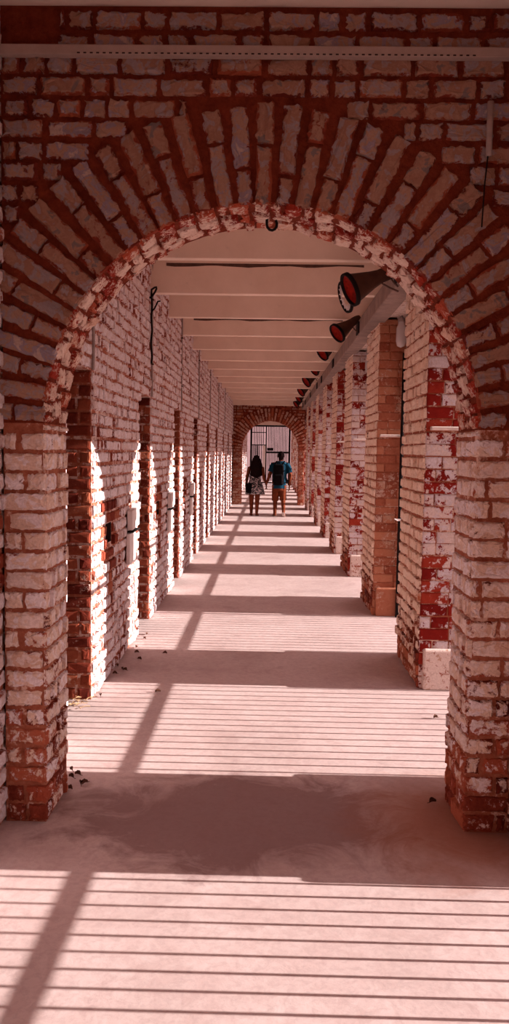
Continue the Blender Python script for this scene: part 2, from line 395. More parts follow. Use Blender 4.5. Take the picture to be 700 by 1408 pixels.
# right side: outer arcade wall with a round arch over every bay, and the head wall above the piers
mb = MB(); SPR = 1.84
def quad(*p): mb.add(p, [tuple(range(len(p)))], 0)
for xw in (1.44, XO):
    prev = Y0
    for (a, b) in BAYS:
        quad((xw, prev, 0), (xw, a, 0), (xw, a, ZC), (xw, prev, ZC)); prev = b
        r = (b-a)/2; c = (a+b)/2; n = 20
        arc = [(c-r*math.cos(PI*k/n), SPR+r*math.sin(PI*k/n)) for k in range(n+1)]
        for k in range(n): quad((xw, arc[k][0], arc[k][1]), (xw, arc[k+1][0], arc[k+1][1]), (xw, arc[k+1][0], ZC), (xw, arc[k][0], ZC))
    quad((xw, prev, 0), (xw, Y1, 0), (xw, Y1, ZC), (xw, prev, ZC))
for (a, b) in BAYS:
    r = (b-a)/2; c = (a+b)/2; n = 20
    arc = [(a, 0)] + [(c-r*math.cos(PI*k/n), SPR+r*math.sin(PI*k/n)) for k in range(n+1)] + [(b, 0)]
    for k in range(len(arc)-1):
        quad((1.44, arc[k][0], arc[k][1]), (1.44, arc[k+1][0], arc[k+1][1]), (XO, arc[k+1][0], arc[k+1][1]), (XO, arc[k][0], arc[k][1]))
mb.box((1.13, Y0, 3.0), (1.44, Y1, ZC))
tag(mb.build('wall_right', M['outer']), kind='structure')

# ------------------------------------------------------------------ cross arches
def make_arch(name, label, yf, depth, xj0, xj1, spring, thick, mats, seed, detail, ztop, xa, xb, core=.012):
    """brick cross wall pierced by a round arch; yf = brick face plane"""
    rnd = random.Random(seed)
    root = empty(name, ((xj0+xj1)/2, yf+depth/2, 0), label, 'arch')
    off = Vector(root.location)
    xc = (xj0+xj1)/2; r = (xj1-xj0)/2
    yb = yf+depth; y0 = yf+core
    mb = MB(); n = 40; rc = r+core
    arc = [(xc-rc*math.cos(PI*k/n), spring+rc*math.sin(PI*k/n)) for k in range(n+1)]
    for y in (y0, yb):
        mb.add([(xa, y, 0), (xj0-core, y, 0), (xj0-core, y, spring), (xa, y, spring)], [(0, 1, 2, 3)], 3)
        mb.add([(xb, y, 0), (xj1+core, y, 0), (xj1+core, y, spring), (xb, y, spring)], [(0, 1, 2, 3)], 3)
        mb.add([(xa, y, spring), (arc[0][0], y, spring), (arc[0][0], y, ztop), (xa, y, ztop)], [(0, 1, 2, 3)], 1)
        mb.add([(xb, y, spring), (arc[n][0], y, spring), (arc[n][0], y, ztop), (xb, y, ztop)], [(0, 1, 2, 3)], 1)
        for k in range(n):
            mb.add([(arc[k][0], y, arc[k][1]), (arc[k+1][0], y, arc[k+1][1]), (arc[k+1][0], y, ztop), (arc[k][0], y, ztop)], [(0, 1, 2, 3)], 1)
    arc2 = [(xj0-core, 0)] + arc + [(xj1+core, 0)]
    for k in range(len(arc2)-1):
        p, q = arc2[k], arc2[k+1]
        mb.add([(p[0], y0, p[1]), (q[0], y0, q[1]), (q[0], yb, q[1]), (p[0], yb, p[1])], [(0, 1, 2, 3)], 3 if k in (0, len(arc2)-2) else 1)
    # coursed face bricks (front); the ring and opening are left free
    ro = r+thick+.012
    def ex(z):
        if z < spring: return [(xj0-xa, xj1-xa)]
        if seed == 5 and z > 3.26: return [(0, .235)]
        dz = z-spring
        if dz < ro: hw = math.sqrt(ro*ro-dz*dz); return [(xc-hw-xa, xc+hw-xa)]
        return []
    low = spring-spring % .086
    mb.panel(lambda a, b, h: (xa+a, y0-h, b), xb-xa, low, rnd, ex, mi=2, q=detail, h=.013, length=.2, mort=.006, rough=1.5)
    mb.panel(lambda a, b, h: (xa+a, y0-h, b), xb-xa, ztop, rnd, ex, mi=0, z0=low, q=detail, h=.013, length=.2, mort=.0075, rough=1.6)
    # jamb bricks
    for (xj, sg) in ((xj0, 1), (xj1, -1)):
        mb.panel(lambda a, b, h, xj=xj, sg=sg: (xj-sg*core+sg*h, yf+.003+a, b), depth-.02, spring, rnd, None, mi=2, q=(5, 4), h=.014, length=.19, head=.35, mort=.006, rough=1.4)
    w_ = mb.build('masonry', [mats[0], mats[1], mats[3], mats[4]], root); w_.location = -off
    # radial ring: each column has one long and one short brick, alternating
    mb = MB(); nv = int(PI*r/.0795)
    for k in range(nv):
        th = PI*(k+.5)/nv + rnd.uniform(-.006, .006)
        cth, sth = math.cos(th), math.sin(th); tx, tz = -sth, cth
        l1 = thick*(.64 if k % 2 else .33)+rnd.uniform(-.02, .02)
        hw = .043
        for (r0, r1) in ((r+.004, r+l1), (r+l1, r+thick+rnd.uniform(-.012, .01))):
            hw2 = .0325+.009*((r0+r1)/2-r)/thick
            def mp(a, b, h, cth=cth, sth=sth, tx=tx, tz=tz): return (xc+cth*b+tx*a, y0-h, spring+sth*b+tz*a)
            mb.brick(mp, -hw2-.004, hw2+.004, r0, r1, rnd, 0, q=(detail[1], detail[0]), h=.015, mort=.004, rough=1.5)
    o = mb.build('voussoir_ring', [mats[0]], root); o.location = -off
    # underside of the arch
    mb = MB(); Ls = PI*r
    mb.panel(lambda a, b, h: (xc-(r+core-h)*math.cos(a/r), yf+.003+b, spring+(r+core-h)*math.sin(a/r)), Ls, depth-.02, rnd, None, course=(depth-.02)/3, length=.092, head=.8, mi=0, q=(4, 4), h=.013, rough=1.8, mort=.005)
    o = mb.build('soffit', [mats[2]], root); o.location = -off
    return root
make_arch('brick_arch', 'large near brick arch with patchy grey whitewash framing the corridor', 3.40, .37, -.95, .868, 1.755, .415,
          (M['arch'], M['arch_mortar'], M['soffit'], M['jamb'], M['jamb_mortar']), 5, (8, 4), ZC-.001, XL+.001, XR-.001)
make_arch('brick_arch', 'small far brick arch of bare red brick behind the walking couple', 24.75, .37, -.86, .885, 1.72, .40,
          (M['far'], M['arch_mortar'], M['far'], M['far'], M['jamb_mortar']), 6, (2, 2), ZC-.001, XL+.001, XR-.001)

# ------------------------------------------------------------------ piers of the right arcade
def make_pier(y, seed, label, side, detail=(4, 2), foot=None):
    rnd = random.Random(seed)
    root = empty('brick_pier', ((XR+1.36)/2, y+PD/2, 0), label, 'pier', 'brick piers of the right arcade')
    off = Vector(root.location); c = .012; zt = 2.98; x1 = 1.40
    mb = MB(); mb.box((XR+c, y+c, 0), (x1, y+PD-c, zt), 1)
    mb.panel(lambda a, b, h: (XR+c-h, y+.004+a, b), PD-.01, zt, rnd, None, mi=0, q=detail, h=.018, length=.225, rough=1.5, mort=.006)
    o = mb.build('shaft', [M['pier'], M['pier_mortar']], root); o.location = -off
    mb = MB()
    mb.panel(lambda a, b, h: (XR+.002+a, y+c-h*.8, b), x1-XR, zt, rnd, None, mi=0, q=detail, h=.012, length=.22, mort=.0012, rough=.5)
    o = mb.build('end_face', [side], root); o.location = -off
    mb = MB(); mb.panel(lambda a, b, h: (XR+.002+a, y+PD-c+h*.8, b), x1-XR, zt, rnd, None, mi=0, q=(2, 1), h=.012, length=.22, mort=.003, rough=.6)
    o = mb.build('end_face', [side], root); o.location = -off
    for (ya, yb_) in ((y-.035, y+.02), (y+PD-.02, y+PD+.035)):
        mb = MB(); rbox(mb, (XR+.03, ya, 0), (x1, yb_, .29), .014)
        o = mb.build('plinth', [foot or M['plinth']], root); o.location = -off
    for (ya, yb_) in ((y-.036, y+.02), (y+PD-.02, y+PD+.036)):
        mb = MB(); rbox(mb, (XR+.03, ya, SPR-.026), (x1, yb_, SPR), .006)
        o = mb.build('impost_ledge', [M['ledge']], root); o.location = -off
    return root
first = PIERS.index(5.55)
for i, y in enumerate(PIERS):
    k = i-first
    if y < 3: lab = 'whitewashed brick pier on the right, %s one behind the viewer' % ORD[first-2-i]
    elif k == -1: lab = 'brick pier on the right joined to the near arch jamb'
    elif k == 0: lab = 'nearest whitewashed brick pier seen through the near arch, white patches over red'
    elif k == 1: lab = 'second brick pier beyond the near arch, bare orange end face beside dark pipe'
    elif y < 25: lab = '%s whitewashed brick pier on the right counted from the near arch' % ORD[k]
    else: lab = '%s brick pier on the right beyond the far arch' % ORD[k-8]
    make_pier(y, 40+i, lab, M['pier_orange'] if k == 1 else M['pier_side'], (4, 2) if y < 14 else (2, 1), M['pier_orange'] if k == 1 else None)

# ------------------------------------------------------------------ ceiling beams
BEAMS = [0.7, 2.1, 4.9, 6.3, 7.68, 9.02, 10.4, 11.8, 13.22, 14.6, 16.0, 17.4, 18.8, 20.2, 21.6, 23.0, 24.35, 26.4, 27.8, 29.2, 30.6, 32.0, 33.4, 34.8, 36.2, 37.6, 39.0]
bproto = None
for i, y in enumerate(BEAMS):
    if bproto is None:
        mb = MB(); rbox(mb, (XL-.05, -.045, -.34), (1.12, .045, 0), .006)
        o = bproto = mb.build('ceiling_beam', M['beam'])
    else: o = bproto.copy(); C.objects.link(o)
    o.location = (0, y, ZC-(.08 if y == 24.35 else 0))
    k = i-2
    lab = 'pale concrete ceiling beam overhead before the near arch, %s one' % ORD[i] if k < 0 else \
          ('pale concrete ceiling beam, %s one beyond the near arch' % ORD[k] if y < 24.5 else 'pale concrete ceiling beam, %s one beyond the far arch' % ORD[i-17])
    tag(o, lab, 'beam', 'concrete ceiling beams')
for nm, y, z0, x0, x1 in (('g', 7.68, 3.385, -1.0, .85), ('g', 10.4, 3.325, -1.0, .9)):
    bo = [o for o in C.objects if o.name.startswith('ceiling_beam') and abs(o.location.y-y) < .01][0]
    mb = MB(); n = 24; vs = []; r_ = random.Random(int(y*10))
    for q in range(n+1):
        x = x0+(x1-x0)*q/n; hh = .012+.007*math.sin(q*.8)+.004*r_.random()-(.006 if q > 14 else 0)
        vs += [(x, -.047, z0-ZC-hh), (x, -.047, z0-ZC+.014), (x, -.02, z0-ZC-hh), (x, -.02, z0-ZC+.014)]
    fs = []
    for q in range(n): a = q*4; fs += [(a, a+4, a+5, a+1), (a+1, a+5, a+7, a+3), (a, a+2, a+6, a+4)]
    mb.add(vs, fs); tag(mb.build('seam_shade', M['seam_shade'], bo), 'dark strip on the beam painted as the shade of a seam')  # dark strip on the beam face paints in the shade of a seam
# long beam along the tops of the piers
mb = MB(); rbox(mb, (.955, 3.8, 2.945), (1.125, 24.7, 3.115), .012)
tag(mb.build('longitudinal_beam', M['grey_timber']), 'long grey weathered beam running above the right piers, carrying the floodlights', 'beam')

# ------------------------------------------------------------------ iron grilles in the arcade bays (they throw the striped shadows)
XG = 1.415
bar_proto = None
for i, (a, b) in enumerate(BAYS):
    if b < -1: continue
    root = empty('iron_grille', (XG, (a+b)/2, 0), None, 'grille', 'iron grilles of the arcade bays')
    k = i - BAYS.index([q for q in BAYS if abs(q[1]-5.55) < .01][0])
    tag(root, ('black iron bar grille in the right arcade bay beside the viewer, %s one' % ORD[-k-1]) if k < 0 else
        ('black iron bar grille in the %s right bay beyond the near arch' % ORD[k]))
    w_ = b-a
    for zz, rr in ((.636, .017), (1.48, .017)):
        mb = MB(); mb.tube([(0, -w_/2, zz), (0, w_/2, zz)], rr, 8); mb.build('rail', M['dark_iron'], root)
    n = int(w_/(.086 if k == -1 else .0955))
    for q in range(n):
        yy = -w_/2+w_*(q+.5)/n
        if bar_proto is None:
            m2 = MB(); m2.tube([(0, 0, 0), (0, 0, 2.99)], .0078, 6); o = bar_proto = m2.build('bar', M['dark_iron'], root)
        else:
            o = bar_proto.copy(); C.objects.link(o); o.parent = root
        o.location = (0, yy, 0)

# ------------------------------------------------------------------ floodlights on the long beam
def P(x, y, Y): # world point under a photo pixel at distance Y (used once, to read positions)
    v = Vector(((x-350)/F_PX, -(y-704)/F_PX, -1.0)); v = R @ v
    return Vector((0, 0, EYE)) + v*(Y/v.y)
LAMPX = [(482, 398, 6.15, 1.15), (464, 458, 8.9, 1), (443.5, 486, 12.4, 1.1), (432, 508.5, 15.15, 1.1), (421.5, 525, 16.6, 1.1), (414, 539, 19.3, 1.1), (410.5, 548, 22.1, 1.1), (407, 556, 23.6, 1)]
def floodlight(i, x, y, Y, sc):
    c = P(x, y, Y)
    ax = Vector((-.72, -.34, -.56)) if i else Vector((-.86, -.20, -.42))
    ax.normalize(); zq = ax.to_track_quat('Z', 'Y').to_matrix().to_4x4()
    anchor = Vector((.955, c.y+.10, 3.05))
    root = empty('floodlight', anchor, ('brown stage floodlight with red lens, %s one along the right beam' % ORD[i]) if i else
                 'nearest brown floodlight with red lens and pale glass ring swung open below it', 'floodlight', 'red floodlights along the right beam')
    T = Matrix.Translation(c-anchor) @ zq @ Matrix.Scale(sc, 4)
    r = .105
    mb = MB(); mb.lathe([(.001, -.34), (.038, -.338), (.045, -.32), (.046, -.22), (.058, -.16), (.078, -.09), (.098, -.02), (.104, 0), (.099, 0), (.09, -.02), (.07, -.09), (.05, -.16)], T, 24)
    mb.build('housing', M['rust'], root, True)
    mb = MB(); mb.lathe([(r-.008, -.012), (r+.008, -.012), (r+.008, .014), (r-.008, .014)], T, 28, closed=True); mb.build('rim', M['dark_iron'], root, True)
    mb = MB(); mb.lathe([(.0, -.03), (.04, -.026), (.075, -.016), (.098, -.002)], T, 24); mb.build('lens', M['red_gel'], root, True)
    # two flat tabs and a clamp plate hold it on the beam
    for k_ in (.21, .29):
        mb = MB(); p_ = c-ax*k_*sc-anchor+Vector((.01, 0, -.035)); q_ = Vector((.0, p_.y, p_.z-.07))
        mb.tube([p_, (p_+q_)/2+Vector((.0, 0, -.005)), q_], [(.006, .016)]*3, 8); mb.build('bracket', M['rust'], root)
    mb = MB(); mb.box((-.014, -.14, -.09), (.0, .10, .03)); mb.build('clamp_plate', M['dark_iron'], root)
    side = (ax.cross(Vector((0, 0, 1)))).normalized()
    if i == 0:
        T2 = Matrix.Translation(c-anchor+Vector((-.014, .24, -.010))) @ (Matrix.Rotation(.12, 4, side) @ zq) @ Matrix.Scale(sc*.98, 4)
        mb = MB(); mb.lathe([(r-.008, -.008), (r+.007, -.008), (r+.007, .010), (r-.008, .010)], T2, 28, closed=True)
        g = mb.build('glass_ring', M['dark_iron'], root, True); tag(g, 'black ring holding pale ribbed glass')
        mb = MB()
        mb.lathe([(.06, .0), (.098, .0)], T2, 28)
        for k in range(16):
            a_ = 2*PI*k/16; mb.tube([T2 @ Vector((.062*math.cos(a_), .062*math.sin(a_), .004)), T2 @ Vector((.097*math.cos(a_), .097*math.sin(a_), .004))], .005, 5)
        mb.build('glass', M['white'], g)
for i, a in enumerate(LAMPX): floodlight(i, *a)

# ------------------------------------------------------------------ jar lamps high on the pier ends
mg, tg_, bgl = new_mat('glint_pale_glass'); bgl.inputs['Transmission Weight'].default_value = .5; bgl.inputs['Roughness'].default_value = .08; bgl.inputs['Base Color'].default_value = (.92, .86, .85, 1); bgl.inputs['IOR'].default_value = 1.45  # white body mixed into the glass paints in the bright glints
nn = noise(tg_, wpos(tg_), 40, 3); L(tg_, ramp(tg_, nn, [(.3, .04), (.7, .2)]), bgl.inputs['Roughness'])
M['glass'] = mg
for i, y in enumerate([8.08, 10.64, 13.02, 15.46, 20.38]):
    pos = Vector((1.27, y-.085, 2.91))
    root = empty('jar_lamp', pos, 'glass jar wall lamp under a white enamel shade, %s one along the right piers' % ORD[i], 'lamp', 'jar lamps on the pier ends')
    T = Matrix.Translation((0, 0, 0))
    mb = MB(); mb.lathe([(.0, .20), (.02, .195), (.03, .18), (.062, .15), (.066, .142), (.058, .142), (.03, .165), (.0, .17)], T, 20); mb.build('enamel_shade', M['white'], root, True)
    mb = MB(); mb.lathe([(.030, .03), (.034, .0), (.048, -.03), (.050, -.16), (.038, -.205), (.0, -.22)], T, 18); mb.build('glass_jar', M['glass'], root, True)
    mb = MB(); mb.lathe([(.0, .03), (.036, .03), (.036, .055), (.012, .06), (.009, .17), (.0, .175)]); mb.tube([(0, 0, .10), (0, .03, .11), (0, .075, .11)], .008, 8); mb.box((-.03, .07, .07), (.03, .08, .15)); mb.build('bracket', M['conduit'], root)

# dark drain pipe beside the second pier
root = empty('drain_pipe', (1.315, 8.015, 0), 'thin black vertical pipe on the end face of the second right pier', 'pipe')
mb = MB(); mb.tube([(0, 0, 0), (0, 0, 2.64)], .02, 12); mb.build('pipe', M['dark_iron'], root, True)
mb = MB(); mb.box((-.035, -.03, .98), (.03, .03, 1.0)); mb.tube([(-.06, -.03, 1.0), (-.03, -.03, .985), (.0, 0, .985)], .006, 6); mb.build('bracket', M['white'], root)

# ------------------------------------------------------------------ things on the left wall
for i, (a, b) in enumerate(NICHES):
    if b < 4.6 or b > 21: continue
    k = i-NICHES.index([q for q in NICHES if 4.6 < q[1] < 6][0])
    root = empty('wall_conduit', (XL+.012, b-.045, NICHE_H), 'thin grey conduit on the left wall above the %s door niche' % ORD[k], 'conduit', 'conduits above the door niches')
    mb = MB(); pts = [(.002*math.sin(q*2.1), .006*math.sin(q*1.3), (ZC-NICHE_H-.02)*q/8) for q in range(9)]
    mb.tube(pts, .010, 8); mb.build('tube', M['conduit'], root, True)
    mb = MB()
    for zz in (.3, .9): mb.box((-.01, -.018, zz), (.013, .018, zz+.015))
    mb.build('clamp', M['rust'], root)
    if k in (1, 2, 3):   # lock box of the cell door
        a0 = a-.62
        r2 = empty('lock_box', (XL+.005, a0, .9), 'white painted lock box on the left wall before the %s door niche' % ORD[k], 'box', 'white lock boxes by the niches')
        mb = MB(); rot = Matrix.Rotation(.06, 3, 'X')
        rbox(mb, (0, 0, .10), (.045, .33, .26), .006); mb.v = [tuple(rot @ Vector(v)) for v in mb.v]; mb.build('cover', M['white'], r2)
        mb = MB(); rbox(mb, (0, -.05, -.17), (.03, .22, .075), .006); mb.build('plate', M['white'], r2)
        mb = MB(); mb.box((0, .0, .082), (.05, .32, .092)); mb.build('hinge_bar', M['dark_iron'], r2)
# tangle of black cable by the first beam end
mb = MB()
pts = [Vector((XL+.022+.004*math.sin(q*.9), 7.52+.010*math.sin(q*.7), 2.45+q*.034)) for q in range(21)]
pts += [Vector((XL+.03+.04*math.sin(q*.6), 7.51-.004*q, 3.13+.035*math.sin(q*.75)-.008*q)) for q in range(1, 9)]
mb.tube(pts, .009, 6)
mb.tube([pts[14], pts[14]+Vector((.03, -.01, .03)), pts[14]+Vector((.06, -.02, .09)), pts[14]+Vector((.085, -.02, .095))], .008, 6)
tag(mb.build('cable', M['dark_iron']), 'loose black cable hanging down the left wall from a ceiling beam', 'cable')

# ------------------------------------------------------------------ things on the near arch
YA = 3.40
root = empty('cable_trunking', (-.03, YA-.012, 3.245), 'long pale trunking strip across the wall above the near arch', 'trunking')
mb = MB(); rbox(mb, (-1.10, -.028, 0), (1.09, .011, .04), .004); mb.build('cover', M['trunking'], root)
mb = MB()
for k in range(62): x = -.78+k*.0262; mb.box((x, -.0295, .003), (x+.012, -.027, .008))
mb.build('slots', M['dark'], root)
# iron hook at the crown
mb = MB(); c = Vector((-.03, 3.56, 2.665))
mb.tube([c+Vector((0, 0, .03)), c, c+Vector((.0, 0, -.03))]+[c+Vector((.022-.022*math.cos(q*.55), 0, -.03-.026*math.sin(q*.55))) for q in range(1, 8)], .006, 6)
tag(mb.build('iron_hook', M['dark_iron']), 'small black iron hook under the crown of the near arch', 'hook')
# grey conduit at the right edge of the arch wall
p0 = P(672, 215, YA-.03); p1 = P(672, 140, YA-.03)
root = empty('wall_conduit', (p0.x, YA-.032, p0.z), 'short grey conduit on the right of the near arch wall', 'conduit')
mb = MB(); mb.tube([(0, 0, 0), (0, 0, p1.z-p0.z)], .013, 10); mb.build('tube', M['conduit'], root, True)
mb = MB(); mb.tube([(-.004, 0, 0), (-.012, .004, -.12), (-.016, .008, -.28)], .003, 6); mb.build('wire', M['dark_iron'], root)

# ------------------------------------------------------------------ leaves and straw on the floor
rnd = random.Random(3)
leafpx = [(184, 862), (202, 873), (199, 879), (188, 891), (192, 907), (188, 898), (162, 917), (168, 921), (172, 922), (158, 927), (138, 958), (217, 952), (227, 899), (98, 1060), (107, 1066), (117, 1078), (112, 1079), (98, 1070), (96, 1086), (595, 1104), (599, 988)]
def unfloor(x, y):
    v = R @ Vector(((x-350)/F_PX, -(y-704)/F_PX, -1.0)); t = -EYE/v.z
    return Vector((v.x*t, v.y*t, 0))
leaf_where = ['beside the left wall past the second niche', 'beside the left wall before the second niche', 'in the first pier shadow by the left wall', 'just behind the left jamb of the near arch', 'on the floor near the right jamb']
for i, (x, y) in enumerate(leafpx):
    g = unfloor(x, y); mb = MB(); n = 7; s_ = rnd.uniform(.016, .030)
    top = []; 
    for q in range(n+1):
        u = q/n; wd = .32*math.sin(PI*u**.8)*s_; top.append(((u-.5)*s_*1.3, wd, .006+.010*math.sin(PI*u)+.004*rnd.random()))
    vs = []; 
    for (lx, wd, z) in top: vs += [(lx, -wd, z+.006), (lx, 0, z*.4), (lx, wd, z+.006)]
    fs = []
    for q in range(n): fs += [(q*3, q*3+1, q*3+4, q*3+3), (q*3+1, q*3+2, q*3+5, q*3+4)]
    mb.add(vs, fs); mb.tube([(-.65*s_-.012, 0, .004), (-.6*s_, 0, .004)], .0015, 5)
    o = mb.build('dry_leaf', M['leaf'])
    sm = o.modifiers.new('thickness', 'SOLIDIFY'); sm.thickness = .0015
    o.location = (g.x, g.y, 0.001); o.rotation_euler = (0, 0, rnd.uniform(0, 6.28))
    wh = leaf_where[0] if 200 > x > 180 and y < 880 or x == 202 else leaf_where[1] if y < 912 and x < 230 else leaf_where[2] if y < 1000 and x < 300 else leaf_where[3] if x < 130 else leaf_where[4]
    tag(o, 'small dry brown leaf lying '+wh, 'leaf', 'dry leaves '+wh)
mb = MB(); na, nb = [q for q in NICHES if 4.6 < q[1] < 6][0]
for k in range(60):
    x = XL-.02-rnd.random()*.3; y = nb-.22+rnd.random()*.2; a_ = rnd.uniform(0, 6.28); l_ = rnd.uniform(.03, .07); z = .004+rnd.random()*.03
    mb.tube([(x, y, z), (x+l_*math.cos(a_)*.5, y+l_*math.sin(a_)*.5, z+.006), (x+l_*math.cos(a_), y+l_*math.sin(a_), z)], .002, 4)
tag(mb.build('straw_litter', M['straw']), 'dry straw litter on the sill of the first door niche', 'litter', kind='stuff')

# ------------------------------------------------------------------ far gate and the sunlit wall beyond
YG = 40.2
root = empty('iron_gate', (.035, YG, 0), 'dark iron barred gate closing the far end of the corridor', 'gate')
mb = MB(); X0, X1 = -.97, .945
for x in (X0, X1): mb.box((x-.05, -.04, 0), (x+.05, .04, 2.95))
mb.box((X0, -.04, 2.89), (X1, .04, 2.97)); mb.box((-.25, -.035, 0), (-.19, .035, 2.9))
mb.build('frame', M['dark_iron'], root)
mb = MB(); mb.box((-.22, -.03, 1.57), (X1, .03, 1.66)); mb.box((X0, -.03, 2.58), (-.22, .03, 2.62)); mb.box((X0, -.03, 1.95), (-.22, .03, 2.0)); mb.box((-.22, -.03, .05), (X1, .03, .12))
mb.box((X0, -.03, .05), (-.22, .03, .12)); mb.build('rail', M['dark_iron'], root)
bp = None
xs = [-.19+(X1-.05+.19)*k/14 for k in range(1, 14)] + [X0+.05+(.70-.05)*k/7 for k in range(1, 7)]
for x in xs:
    if bp is None:
        m2 = MB(); m2.tube([(0, 0, .05), (0, 0, 2.9)], .017, 6); o = bp = m2.build('bar', M['dark_iron'], root)
    else: o = bp.copy(); C.objects.link(o); o.parent = root
    o.location = (x, 0, 0)
lp = None
for k in range(6):
    if lp is None:
        m2 = MB(); m2.tube([(0, 0, .05), (0, 0, 1.96)], .017, 6); o = lp = m2.build('short_bar', M['dark_iron'], root)
    else: o = lp.copy(); C.objects.link(o); o.parent = root
    o.location = (X0+.09+.065*k, -.02, 0)
mb = MB(); rbox(mb, (-.40, -.03, .1), (-.24, -.015, 1.97), .004); tag(mb.build('panel', M['white'], root), 'pale upright panel in the gate')
mb = MB(); rbox(mb, (-.17, -.05, 1.70), (.15, -.03, 1.84), .004); mb.build('plaque', M['dark_iron'], root)
mb = MB(); mb.box((-6, 45.5, -.12), (8, 45.8, 3.6)); tag(mb.build('wall_far', M['far_wall']), kind='structure')
mb = MB(); mb.box((XL-.01, YG-.04, 2.98), (1.44, YG+.36, ZC-.001)); tag(mb.build('wall_end', M['ceiling']), kind='structure')
mb = MB(); mb.box((-2.6, Y0-.2, -.12), (XO+.35, Y0, ZC)); tag(mb.build('wall_back_light_block', M['outer']), kind='structure')  # unseen wall added behind the viewer to cut light from the open end

# ------------------------------------------------------------------ the couple, walking away hand in hand
def remesh(o, vox=.008, it=4, f=.5):
    m = o.modifiers.new('skin', 'REMESH'); m.mode = 'VOXEL'; m.voxel_size = vox; m.use_smooth_shade = True
    s_ = o.modifiers.new('smooth', 'SMOOTH'); s_.iterations = it; s_.factor = f
def limb(mb, pts, rs, n=14):
    """tapered limb with rounded ends; pts are joints, refined so that it bends only there"""
    P_ = [Vector(p) for p in pts]; mb.tube(P_, rs, n)
    for p, r in zip(P_, rs):
        r = r if not isinstance(r, tuple) else min(r)
        mb.ell(p, (r, r, r), 7)
def hand(mb, wrist, dirv, palm_n, side, curl=.5, s=1.0):
    """palm, four unequal bent fingers and a thumb off the side of the palm"""
    dirv = Vector(dirv).normalized(); n_ = Vector(palm_n); n_ = (n_-dirv*n_.dot(dirv)).normalized(); lat = dirv.cross(n_)*side
    w_ = Vector(wrist); pc = w_+dirv*.052*s
    rot = Matrix((lat, dirv, n_)).transposed()
    mb.ell(pc, (.040*s, .052*s, .017*s), 9, rot=rot)
    for k, (o_, ln) in enumerate(((-.029, .058), (-.010, .072), (.010, .078), (.029, .070))):
        b_ = pc+dirv*.040*s+lat*o_*s
        p1 = b_+(dirv*math.cos(curl*.4)+n_*math.sin(curl*.4))*ln*.45*s
        p2 = p1+(dirv*math.cos(curl*1.1)+n_*math.sin(curl*1.1))*ln*.32*s
        p3 = p2+(dirv*math.cos(curl*1.7)+n_*math.sin(curl*1.7))*ln*.25*s
        mb.tube([b_-dirv*.02*s, p1, p2, p3], [.0095*s, .009*s, .0085*s, .0075*s], 8)
    b_ = pc-dirv*.015*s+lat*.034*s
    mb.tube([b_-lat*.02*s, b_+dirv*.028*s+lat*.016*s, b_+dirv*.055*s+lat*.012*s+n_*.012*s], [.013*s, .011*s, .009*s], 8)
def foot(mb, ankle, yaw, s=1.0, pitch=0):
    a = Vector(ankle); rz = Matrix.Rotation(yaw, 3, 'Z') @ Matrix.Rotation(pitch, 3, 'X')
    q = lambda v: a + rz @ Vector(v)
    mb.tube([q((0, -.055*s, -.045*s)), q((0, 0, -.035*s)), q((0, .08*s, -.05*s)), q((0, .16*s, -.06*s)), q((0, .19*s, -.062*s))], [(.028*s, .03*s), (.038*s, .036*s), (.03*s, .042*s), (.018*s, .045*s), (.010*s, .032*s)], 12)
    mb.ell(q((0, -.035*s, -.045*s)), (.032*s, .036*s, .032*s), 8, rot=rz)

def loft(mb, rings, n=28, wav=None):
    vs = []; fs = []
    for i, (cx, cy, z, rx, ry) in enumerate(rings):
        for k in range(n):
            th = 2*PI*k/n; f = 1 if wav is None else 1+wav(i, th)
            vs.append((cx+rx*f*math.cos(th), cy+ry*f*math.sin(th), z))
    for i in range(len(rings)-1): fs += [(i*n+k, i*n+(k+1) % n, (i+1)*n+(k+1) % n, (i+1)*n+k) for k in range(n)]
    fs += [tuple(range(n)), tuple(range((len(rings)-1)*n, len(rings)*n))]
    mb.add(vs, fs)

M['skin'] = simple('brown_skin', (.14, .034, .016), .9, 0, .12, 8, .06)
M['hair'] = simple('black_hair', (.010, .004, .004), .95, 0, .3, 40, .04)
M['shirt'] = simple('blue_cotton', (.007, .038, .066), .95, 0, .15, 12, .05)
M['shorts'] = simple('rust_shorts', (.13, .030, .013), .95, 0, .15, 12, .05)
M['bag'] = simple('black_nylon', (.006, .004, .005), .95, 0, .3, 20, .04)
M['sole'] = simple('pale_sole', (.5, .40, .36), .7, 0, .1)
M['sandal'] = simple('brown_sandal', (.10, .03, .02), .7, 0, .2)
def dress_mat():
    m, t, b = new_mat('black_and_white_print'); p = N(t, 'ShaderNodeTexCoord').outputs['Object']
    mp_ = N(t, 'ShaderNodeMapping'); L(t, p, mp_.inputs[0]); mp_.inputs['Rotation'].default_value = (.5, .6, .4); mp_.inputs['Scale'].default_value = (1, 1, 2.2)
    n = noise(t, mp_.outputs[0], 17, 2, .5, 1.2)
    c = ramp(t, n, [(.51, (.012, .010, .012)), (.55, (.50, .40, .41))]); L(t, c, b.inputs['Base Color']); b.inputs['Roughness'].default_value = .85
    return m
M['dress'] = dress_mat()
def eyes_mouth(root, head, s=1.0):
    mb = MB()
    for sx_ in (-.033, .033): mb.ell(head+Vector((sx_*s, .088*s, .008)), (.014*s, .010*s, .010*s), 8)
    mb.build('eyes', M['white'], root, True)
    mb = MB(); mb.ell(head+Vector((0, .092*s, -.062*s)), (.026*s, .010*s, .009*s), 8); mb.build('mouth', M['sandal'], root, True)
